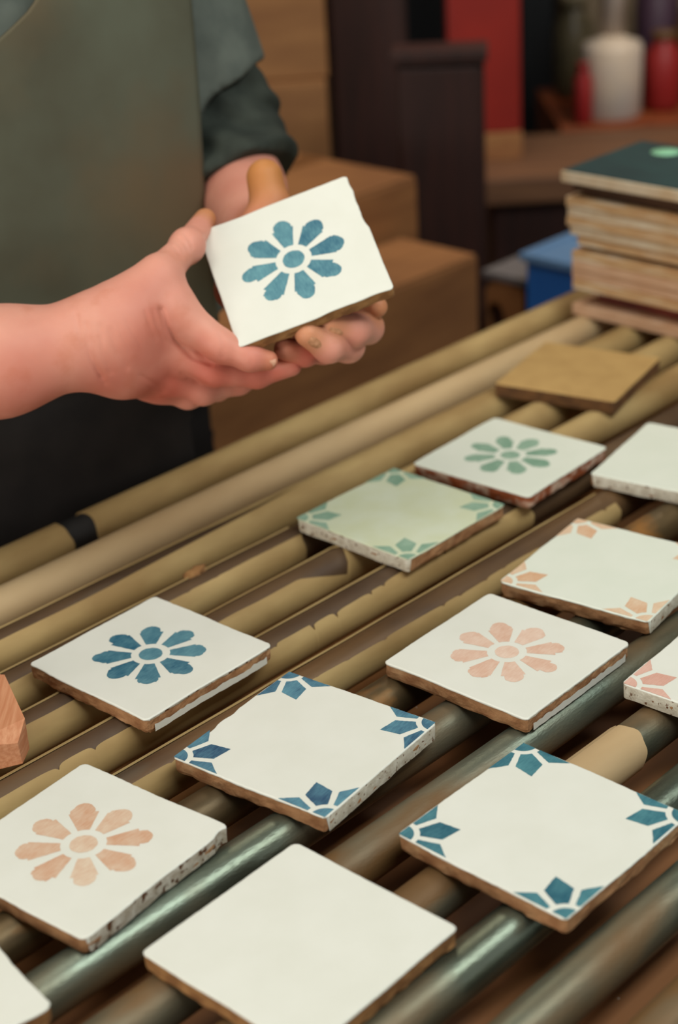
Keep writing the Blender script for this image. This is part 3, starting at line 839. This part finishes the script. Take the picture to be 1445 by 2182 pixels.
PS, PC = .935, 1.325                           # where the person stands, facing the table
PO = SCZ(PS, PC, -Z0)
person = thing('person', PO, 'person in a grey-olive apron and dark green shirt, holding a tile in both hands', 'person')
def S_(s, c, z): return SCZ(s, c, z)
# joints: seen ones from the picture's rays at their own distance, the rest by proportion
L_EL = P(484, 318, 1.645); L_WR = P(590, 575, 1.425)
R_WR = P(212, 733, 1.315); R_EL = P(-470, 868, 1.30)
L_SH = S_(1.06, 1.305, .55); R_SH = S_(.71, 1.325, .55)
TN = HR[:, 2]; TU = HR[:, 0]; TV = HR[:, 1]
def T3(u, v, w): return HC + (u * TU + v * TV + w * TN) / 1000      # millimetres in the held tile's own axes

def crease(p, d, pl, depth, wid):
    """skin fold on the side of the hand that faces out over the table"""
    q = p - CO; zz = q @ FW; x = 722.5 + FPX * (q @ RT) / zz; y = 1091 - FPX * (q @ UP) / zz
    m = np.full(len(p), 1e9)
    for (ax, ay), (bx, by) in zip(pl[:-1], pl[1:]):
        t = np.clip(((x - ax) * (bx - ax) + (y - ay) * (by - ay)) / ((bx - ax) ** 2 + (by - ay) ** 2), 0, 1)
        m = np.minimum(m, np.hypot(x - ax - t * (bx - ax), y - ay - t * (by - ay)))
    return d + depth * np.exp(-(m / wid) ** 2) * (zz < 1.345)
CREASES = [([(162, 672), (174, 725), (196, 772), (216, 802)], .0012, 6.5), ([(182, 690), (190, 745), (208, 790), (224, 815)], .0011, 6.0),
           ([(197, 700), (203, 750), (222, 800)], .0004, 5), ([(212, 695), (217, 740), (236, 792)], .0009, 6.0), ([(236, 704), (248, 745), (270, 782)], .0008, 6.5),
           ([(252, 690), (262, 720), (280, 752)], .0004, 3), ([(270, 682), (280, 705), (300, 735)], .0004, 3),
           ([(343, 660), (357, 698), (378, 732), (413, 764), (448, 775)], .0024, 6.0), ([(310, 666), (322, 700), (332, 722)], .0006, 4), ([(326, 662), (338, 700), (352, 728)], .0006, 4),
           ([(388, 795), (418, 809), (448, 826)], .0010, 4.5), ([(300, 800), (330, 818), (352, 836)], .0005, 4), ([(362, 520), (376, 532), (386, 548)], .0011, 3.4),
           ([(372, 513), (384, 524), (393, 541)], .0007, 3), ([(382, 508), (394, 520), (401, 536)], .0010, 3.4), ([(394, 499), (404, 512), (409, 528)], .0010, 3.2),
           ([(470, 716), (478, 738), (474, 760)], .0007, 4), ([(532, 750), (537, 764), (534, 778)], .0006, 3)]
# ---- right hand (enters from the left)
RW_FW = (P(330, 720, 1.315) - R_WR); RW_FW /= np.linalg.norm(RW_FW)
r_thumb = [P(262, 655, 1.312), P(338, 588, 1.322), P(399, 524, 1.352), P(437, 468, 1.398)]
r_index = [P(375, 664, 1.322), P(470, 738, 1.322), P(533, 763, 1.322), P(571, 768, 1.325)]
r_mid = [P(352, 735, 1.335), P(452, 790, 1.342), P(548, 800, 1.35), P(622, 781, 1.352)]
r_ring = [P(340, 785, 1.352), P(432, 830, 1.366), P(510, 815, 1.38), P(560, 790, 1.385)]
r_pink = [P(322, 813, 1.368), P(400, 841, 1.385), P(465, 830, 1.395), P(505, 805, 1.40)]
def r_hand(p):
    a = smin(seg_cone(p, R_EL, P(0, 770, 1.305), .044, .0395), seg_cone(p, P(0, 770, 1.305), P(195, 728, 1.312), .0395, .0325), .02)
    wr = smin(seg_cone(p, P(195, 700, 1.308), P(255, 697, 1.312), .0265, .0280), seg_cone(p, P(195, 754, 1.318), P(262, 764, 1.33), .0262, .0265), .012)
    a = smin(a, wr, .014)
    palm = seg_cone(p, P(255, 705, 1.314), P(368, 672, 1.32), .027, .0165)
    palm = smin(palm, seg_cone(p, P(258, 745, 1.325), P(350, 735, 1.336), .028, .0165), .02)
    palm = smin(palm, seg_cone(p, P(262, 765, 1.335), P(345, 785, 1.352), .025, .018), .02)
    palm = smin(palm, seg_cone(p, P(265, 772, 1.345), P(335, 808, 1.37), .022, .017), .02)
    palm = smin(palm, seg_cone(p, P(262, 655, 1.312), P(338, 592, 1.322), .019, .0148), .024)
    palm = smin(palm, seg_cone(p, P(300, 650, 1.318), P(360, 632, 1.325), .017, .0105), .02)     # web of the thumb
    d = smin(a, palm, .016)
    f = chain(p, r_index, (.0158, .0128, .0100, .0080), .006)
    f = smin(f, chain(p, r_mid, (.0155, .0128, .0098, .0078), .006), .0015)
    f = smin(f, chain(p, r_ring, (.0150, .0122, .0095, .0080), .006), .0015)
    f = smin(f, chain(p, r_pink, (.0140, .0112, .0088, .0072), .006), .0015)
    d = smin(d, f, .012)
    th = chain(p, r_thumb, (.0185, .0150, .0118, .0092), .006)
    th = smin(th, ell(p, (r_thumb[2] + r_thumb[1] * 0), (.0128, .0128, .0128)), .008)
    d = smin(d, th, .010)
    # creases: wrist folds, the fold between index and middle finger, thumb joint wrinkles
    for pl, dp, wd in CREASES: d = crease(p, d, pl, dp, wd)
    return d
# ---- left hand (palm under the tile, thumb up behind it)
def Ln(u, v, w): return T3(u, v, w)
l_thumb = [Ln(-52, 28, -40), Ln(-30, 62, -30), P(576, 440, 1.425), P(564, 378, 1.425)]
lA = [Ln(5, -20, -52), P(742, 738, 1.362), P(700, 740, 1.335), P(655, 712, 1.322)]
lB = [Ln(28, -10, -50), P(782, 698, 1.375), P(755, 704, 1.346), P(703, 689, 1.333)]
lC = [Ln(42, 5, -46), P(735, 650, 1.400), P(775, 664, 1.374), P(803, 654, 1.364)]
lD = [Ln(-12, -28, -50), P(690, 745, 1.372), P(648, 752, 1.352), P(608, 744, 1.342)]
def l_hand(p):
    d = smin(seg_cone(p, L_EL, P(513, 408, 1.60), .044, .0415), seg_cone(p, P(513, 408, 1.60), L_WR, .0415, .030), .012)
    pal = smin(seg_cone(p, L_WR, Ln(-8, -12, -46), .028, .019), seg_cone(p, L_WR, Ln(18, 0, -44), .027, .019), .02)
    pal = smin(pal, seg_cone(p, L_WR, Ln(34, 12, -42), .025, .017), .02)
    pal = smin(pal, seg_cone(p, L_WR, l_thumb[1], .024, .017), .02)
    d = smin(d, pal, .03)
    f = chain(p, lA, (.0140, .0125, .0118, .0100), .006)
    f = smin(f, chain(p, lB, (.0145, .0130, .0122, .0104), .006), .0012)
    f = smin(f, chain(p, lC, (.0140, .0118, .0108, .0088), .006), .0012)
    f = smin(f, chain(p, lD, (.0125, .0110, .0105, .0092), .006), .0012)
    d = smin(d, f, .008)
    th = chain(p, l_thumb, (.020, .0172, .0165, .0155), .006)
    return smin(d, th, .008)
CH_ = S_(PS, PC, .42)
def core(p):                                   # head, neck, shoulders, upper arms
    q = p - PO; s = q @ AV; c = q @ NV; z = p[:, 2] - Z0
    d = np.linalg.norm(np.stack([s / 1.4, c, np.maximum(np.abs(z - .25) - .18, 0)], 1), axis=1) - .105
    d = smin(d, seg_cone(p, R_SH, L_SH, .058, .058), .06)
    d = smin(d, seg_cone(p, S_(PS, PC + .01, .52), S_(PS, PC - .02, .66), .062, .056), .03)
    hd = ell(p, S_(PS, PC - .025, .775), (.085, .085, .115))
    hd = smin(hd, ell(p, S_(PS, PC - .055, .70), (.06, .06, .055)), .04)
    hd = smin(hd, seg_cone(p, S_(PS, PC - .108, .765), S_(PS, PC - .122, .73), .008, .014), .012)
    for e in (-1, 1):
        hd = smin(hd, ell(p, S_(PS + e * .086, PC - .01, .75), (.014, .014, .030)), .008)
    hd = groove(p, hd, [S_(PS - .022, PC - .112, .692), S_(PS + .022, PC - .112, .692)], .004, .005)
    d = smin(d, hd, .02)
    d = smin(d, seg_cone(p, R_SH, R_EL, .052, .043), .03)
    d = smin(d, seg_cone(p, L_SH, L_EL, .050, .044), .03)
    return d
def bounds(pts, pad):
    a = np.array(pts); return a.min(0) - pad, a.max(0) + pad
parts = []
lo, hi = bounds([R_EL] + r_thumb + r_index + r_mid + r_ring + r_pink, .05); parts.append(surface_nets(r_hand, lo, hi, .0015))
lo, hi = bounds([L_EL] + l_thumb + lA + lB + lC + lD, .052); parts.append(surface_nets(l_hand, lo, hi, .0016))
lo, hi = bounds([R_EL, L_EL, R_SH, L_SH, S_(PS, PC, 0.0), S_(PS - .1, PC - .15, .92), S_(PS + .1, PC + .15, .92)], .07); parts.append(surface_nets(core, lo, hi, .008))
VV = []; FF = []; o_ = 0
for V, F in parts: VV.append(V); FF.append(F + o_); o_ += len(V)
V = np.concatenate(VV); F = np.concatenate(FF)
# skin colour: clay dust on the finger ends that touch the tiles
M_SKIN = mat('skin', (226, 160, 138), (210, 136, 116), scale=16, rough=.55, sss=.12, lo=.3, hi=.75, bump=.12, bscale=420, spec=.35, bdist=.0006,
             c3=(208, 134, 108), scale3=45, lo3=.55, hi3=.8)
body = mesh_np('body', V, F, M_SKIN, person, PO)
att = body.data.attributes.new('clay_dust', 'FLOAT', 'POINT')
dust = np.zeros(len(V))
def dab(c, r, k=1.0):
    global dust
    dust = np.maximum(dust, k * np.clip(1.35 - np.linalg.norm(V - c, axis=1) / r, 0, 1))
dab(l_thumb[3], .044); dab(r_thumb[3], .018, .9)
for q in (lA, lB, lC): dab(q[3], .016, .8)
dab(lD[3], .012, .4); dab(r_index[3], .010, .5)
att.data.foreach_set('value', dust.astype(np.float32))
red = body.data.attributes.new('flush', 'FLOAT', 'POINT')
dust = np.zeros(len(V))
dab(P(322, 742, 1.30), .036, .55); dab(P(335, 668, 1.29), .014, .5); dab(P(230, 800, 1.31), .035, .6); dab(P(340, 830, 1.34), .04, .9); dab(P(60, 850, 1.29), .04, .6); dab(P(300, 640, 1.3), .03, .25); dab(P(450, 815, 1.325), .035, .9); dab(P(560, 800, 1.34), .04, .8); dab(P(430, 735, 1.31), .012, .5)
dab(L_WR, .06, .6); dab(lD[2], .03, .9)
red.data.foreach_set('value', dust.astype(np.float32))
nt = M_SKIN.node_tree; b_ = nt.nodes['Principled BSDF']; src = b_.inputs['Base Color'].links[0].from_socket
for nm, colr, amt in (('flush', (188, 78, 60), .8), ('clay_dust', (192, 126, 62), .9)):
    a_ = nt.nodes.new('ShaderNodeAttribute'); a_.attribute_name = nm
    mu = nt.nodes.new('ShaderNodeMath'); mu.operation = 'MULTIPLY'; mu.inputs[1].default_value = amt; nt.links.new(a_.outputs['Fac'], mu.inputs[0])
    x_ = nt.nodes.new('ShaderNodeMix'); x_.data_type = 'RGBA'; x_.inputs['B'].default_value = (*lin(colr), 1)
    nt.links.new(src, x_.inputs['A']); nt.links.new(mu.outputs[0], x_.inputs['Factor']); src = x_.outputs['Result']
nt.links.new(src, b_.inputs['Base Color'])

# fingernails
M_NAIL = mat('fingernail', (220, 166, 138), (206, 148, 116), scale=300, rough=.35)
M_NAILD = mat('clay_stained_fingernail', (206, 150, 112), (172, 118, 80), scale=260, rough=.5)
def nail(c, along, out, L, W, m):
    along = along / np.linalg.norm(along); out = out - (out @ along) * along; out /= np.linalg.norm(out); side = np.cross(along, out)
    v = []; f = []; NU, NV_ = 9, 9
    for sh in (0, 1):
        for i in range(NU):
            for j in range(NV_):
                a = -1 + 2 * i / (NU - 1); b = -1 + 2 * j / (NV_ - 1)
                x = a * math.sqrt(1 - b * b * .5) ; y = b * math.sqrt(1 - a * a * .35)
                hgt = -.42 * W * (y * y) - .10 * L * x * x - (.0007 if sh else 0)
                v.append(c + along * x * L / 2 + side * y * W / 2 + out * hgt - PO)
    for sh in (0, 1):
        for i in range(NU - 1):
            for j in range(NV_ - 1):
                q = (i * NV_ + j, (i + 1) * NV_ + j, (i + 1) * NV_ + j + 1, i * NV_ + j + 1); q = tuple(k + sh * NU * NV_ for k in q)
                f.append(q if not sh else q[::-1])
    return pydata('fingernail', v, f, m, person, True)
tocam = lambda q: (CO - q) / np.linalg.norm(CO - q)
q = r_index[3]; o_ = tocam(q); nail(q + o_ * .0079 + .001 * RT, r_index[3] - r_index[2], o_ + .15 * UP, .0115, .0105, M_NAIL)
q = lB[3] * .72 + lB[2] * .28; o_ = tocam(q) - .75 * UP + .1 * RT; o_ /= np.linalg.norm(o_); nail(q + o_ * .0120, lB[3] - lB[2], o_, .0160, .0140, M_NAILD)
q = lA[3] * .72 + lA[2] * .28; o_ = tocam(q) - .55 * UP + .25 * RT; o_ /= np.linalg.norm(o_); nail(q + o_ * .0117, lA[3] - lA[2], o_, .0140, .0125, M_NAILD)
q = r_mid[3]; o_ = tocam(q); nail(q + o_ * .0076 - .002 * RT, r_mid[3] - r_mid[2], o_ - .2 * UP, .0105, .0090, M_NAIL)

# ---- clothes
def fold(p, f, ph, d): return np.sin(p @ np.asarray(d) * f + ph)
def torso(p):
    q = p - PO; s = q @ AV; c = q @ NV; z = p[:, 2] - Z0
    R = np.interp(z, [-.12, 0, .12, .25, .42, .52, .60], [.142, .148, .150, .142, .134, .118, .06])
    W_ = np.interp(z, [-.12, 0, .12, .25, .42, .52, .60], [1.32, 1.26, 1.26, 1.32, 1.45, 1.55, 1.3])
    r = np.sqrt((s / W_) ** 2 + (c + .012) ** 2 + 1e-9)
    d = (r - R) * .8
    d = np.maximum(d, np.maximum(-.12 - z, z - .60))
    return d
def shirt(p):
    d = torso(p)
    d = smin(d, seg_cone(p, R_SH, L_SH, .075, .075), .05)
    rs = seg_cone(p, R_SH, R_SH + .93 * (R_EL - R_SH), .080, .064); d = smin(d, rs, .05)
    # left arm: wide short sleeve over a longer one pushed up past the elbow
    out_e = P(440, 214, 1.63); ax = out_e - L_SH; Lx = np.linalg.norm(ax); ax /= Lx
    t = (p - L_SH) @ ax
    rr = np.linalg.norm(p - L_SH - t[:, None] * ax, axis=1)
    hn = .56 * RT - .83 * UP; rv_ = (out_e - CO) / np.linalg.norm(out_e - CO); hn = hn - (hn @ rv_) * rv_; hn /= np.linalg.norm(hn)
    o1 = np.maximum(rr - np.interp(t, [0, Lx * .5, Lx * 1.15], [.074, .064, .070]), np.maximum((p - out_e) @ hn, -t)) + .0015 * fold(p, 90, 1, (1, .3, .5))
    d = smin(d, o1, .025)
    nk = seg_cone(p, S_(PS, PC - .01, .56), S_(PS, PC - .02, .75), .068, .075)
    d = np.maximum(d, -nk)
    return np.maximum(d, .10 - (p[:, 2] - Z0))
def undersleeve(p):
    fd = -.80 * UP - .45 * RT
    wr = .0030 * fold(p, 190, .5, fd) + .0016 * fold(p, 330, 2, -.8 * UP + .2 * RT) * fold(p, 40, 1, RT)
    cuff = P(505, 396, 1.615)
    d = smin(seg_cone(p, .5 * L_SH + .5 * L_EL, L_EL, .056, .058), seg_cone(p, L_EL, P(513, 408, 1.60), .058, .0575), .02) + wr
    axc = -.86 * UP + .48 * RT - .14 * FW; axc /= np.linalg.norm(axc)
    tc = (p - cuff) @ axc
    d = d - .003 * np.exp(-((tc + .008) / .008) ** 2)
    return np.maximum(d, tc)
M_SHIRT = mat('dark_green_grey_jersey', (100, 106, 98), (84, 90, 84), scale=30, rough=.9, bump=.2, bscale=700, spec=.2)
lo, hi = bounds([R_EL, L_EL, R_SH, L_SH, S_(PS - .15, PC - .16, -.12), S_(PS + .15, PC + .16, .6), P(503, 380, 1.58)], .09)
V, F = surface_nets(shirt, lo, hi, .0045); mesh_np('shirt', V, F, M_SHIRT, person, PO)
M_UNDER = mat('dark_green_undersleeve', (60, 65, 58), (46, 51, 46), scale=30, rough=.9, bump=.2, bscale=700, spec=.2)
lo, hi = bounds([.5 * L_SH + .5 * L_EL, L_EL, P(505, 396, 1.615)], .085)
V, F = surface_nets(undersleeve, lo, hi, .004); us = mesh_np('undersleeve', V, F, M_UNDER, person, PO); us['label'] = 'dark green long sleeve pushed up under the short sleeve'
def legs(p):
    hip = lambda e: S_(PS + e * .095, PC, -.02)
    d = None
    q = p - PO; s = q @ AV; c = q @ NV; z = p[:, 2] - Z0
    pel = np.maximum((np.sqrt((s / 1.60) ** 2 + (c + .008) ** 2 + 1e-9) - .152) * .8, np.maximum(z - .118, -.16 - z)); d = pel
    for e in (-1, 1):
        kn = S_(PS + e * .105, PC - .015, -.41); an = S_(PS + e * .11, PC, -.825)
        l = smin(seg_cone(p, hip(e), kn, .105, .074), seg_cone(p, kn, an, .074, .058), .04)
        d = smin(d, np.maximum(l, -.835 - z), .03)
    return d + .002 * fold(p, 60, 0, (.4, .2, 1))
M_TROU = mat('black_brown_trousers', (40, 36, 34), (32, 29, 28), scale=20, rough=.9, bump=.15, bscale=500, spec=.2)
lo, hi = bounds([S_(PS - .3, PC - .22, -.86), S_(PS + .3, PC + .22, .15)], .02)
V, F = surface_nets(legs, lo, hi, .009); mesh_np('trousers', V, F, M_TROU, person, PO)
M_SHOE = mat('black_shoe', (30, 28, 28), rough=.5)
for e in (-1, 1):
    a = S_(PS + e * .11, PC + .03, -.853); b = S_(PS + e * .125, PC - .15, -.862)
    def shoe(p):
        d = smin(seg_cone(p, a, b, .047, .038), seg_cone(p, a, a + np.array([0, 0, .06]), .045, .048), .03)
        return np.maximum(d, -(p[:, 2] - .002))
    lo, hi = bounds([a, b, a + np.array([0, 0, .06])], .06); V, F = surface_nets(shoe, lo, hi, .006); mesh_np('shoe', V, F, M_SHOE, person, PO)
# hair and eyes
def hair(p):
    d = ell(p, S_(PS, PC - .02, .785), (.094, .094, .118))
    q = p - PO; c = q @ NV; z = p[:, 2] - Z0
    return np.maximum(d, np.maximum(.70 - z, np.minimum(.80 - z, -c - .03)))
lo, hi = bounds([S_(PS, PC, .80)], .15); V, F = surface_nets(hair, lo, hi, .006); mesh_np('hair', V, F, mat('dark_brown_hair', (58, 44, 36), rough=.7), person, PO)
M_EYE = mat('eye', (220, 214, 206), rough=.2)
for e in (-1, 1):
    ey = lathe('eye', [(.002, -.011), (.008, -.007), (.0112, 0), (.008, .007), (.002, .011)], M_EYE, person)
    ey.location = tuple(S_(PS + e * .031, PC - .098, .765) - PO)
# apron: a stiff sheet laid over the front of the body
def apron():
    NU, NZ = 40, 60; z1, z0 = .50, .108
    v = []; f = []
    for j in range(NZ + 1):
        z = z0 + (z1 - z0) * j / NZ
        half = np.interp(z, [.07, .12, .20, .30, .42, .50], [.085, .075, .070, .078, .088, .085])
        halfl = np.interp(z, [-.1, .12, .30, .385, .40, .425, .45, .50], [.22, .21, .20, .16, .13, .086, .062, .05])
        for i in range(NU + 1):
            s = -halfl + (half + halfl) * i / NU
            lo_, hi_ = -.4, .05
            P_ = None
            a_, b_ = -.35, .0
            for _ in range(22):
                m_ = (a_ + b_) / 2; q = SCZ(PS + s * .62, PC + m_, z)[None]
                if torso(q)[0] > .008: a_ = m_
                else: b_ = m_
            w = .003 * math.sin(9 * s + 14 * z) + .002 * math.sin(30 * s - 10 * z)
            v.append(SCZ(PS + s, PC + a_ + w - .002, z) - PO)
    W = NU + 1
    for j in range(NZ):
        for i in range(NU): f.append((j * W + i, j * W + i + 1, (j + 1) * W + i + 1, (j + 1) * W + i))
    o = pydata('apron', v, f, M_APRON, person, True)
    md = o.modifiers.new('thickness', 'SOLIDIFY'); md.thickness = .003; md.offset = 0
    return o
M_APRON = mat('grey_olive_canvas', (96, 98, 82), (84, 80, 64), scale=7, rough=.92, bump=.25, bscale=900, spec=.2, c3=(104, 90, 68), scale3=5, lo3=.5, hi3=.7)
ap = apron(); ap['label'] = 'grey-olive canvas apron'
st = []
for e in (-1, 1):
    v = []; f = []
    for i, (s, c, z) in enumerate([(.017 + e * .05, -.142, .49), (e * .07, -.125, .54), (e * .08, -.06, .615), (e * .07, .02, .63), (e * .04, .085, .60)]):
        for dx in (-.014, .014): v.append(SCZ(PS + s + dx, PC + c, z) - PO)
        if i: f.append((2 * i - 2, 2 * i - 1, 2 * i + 1, 2 * i))
    o = pydata('apron_strap', v, f, M_APRON, person, True); md = o.modifiers.new('thickness', 'SOLIDIFY'); md.thickness = .003
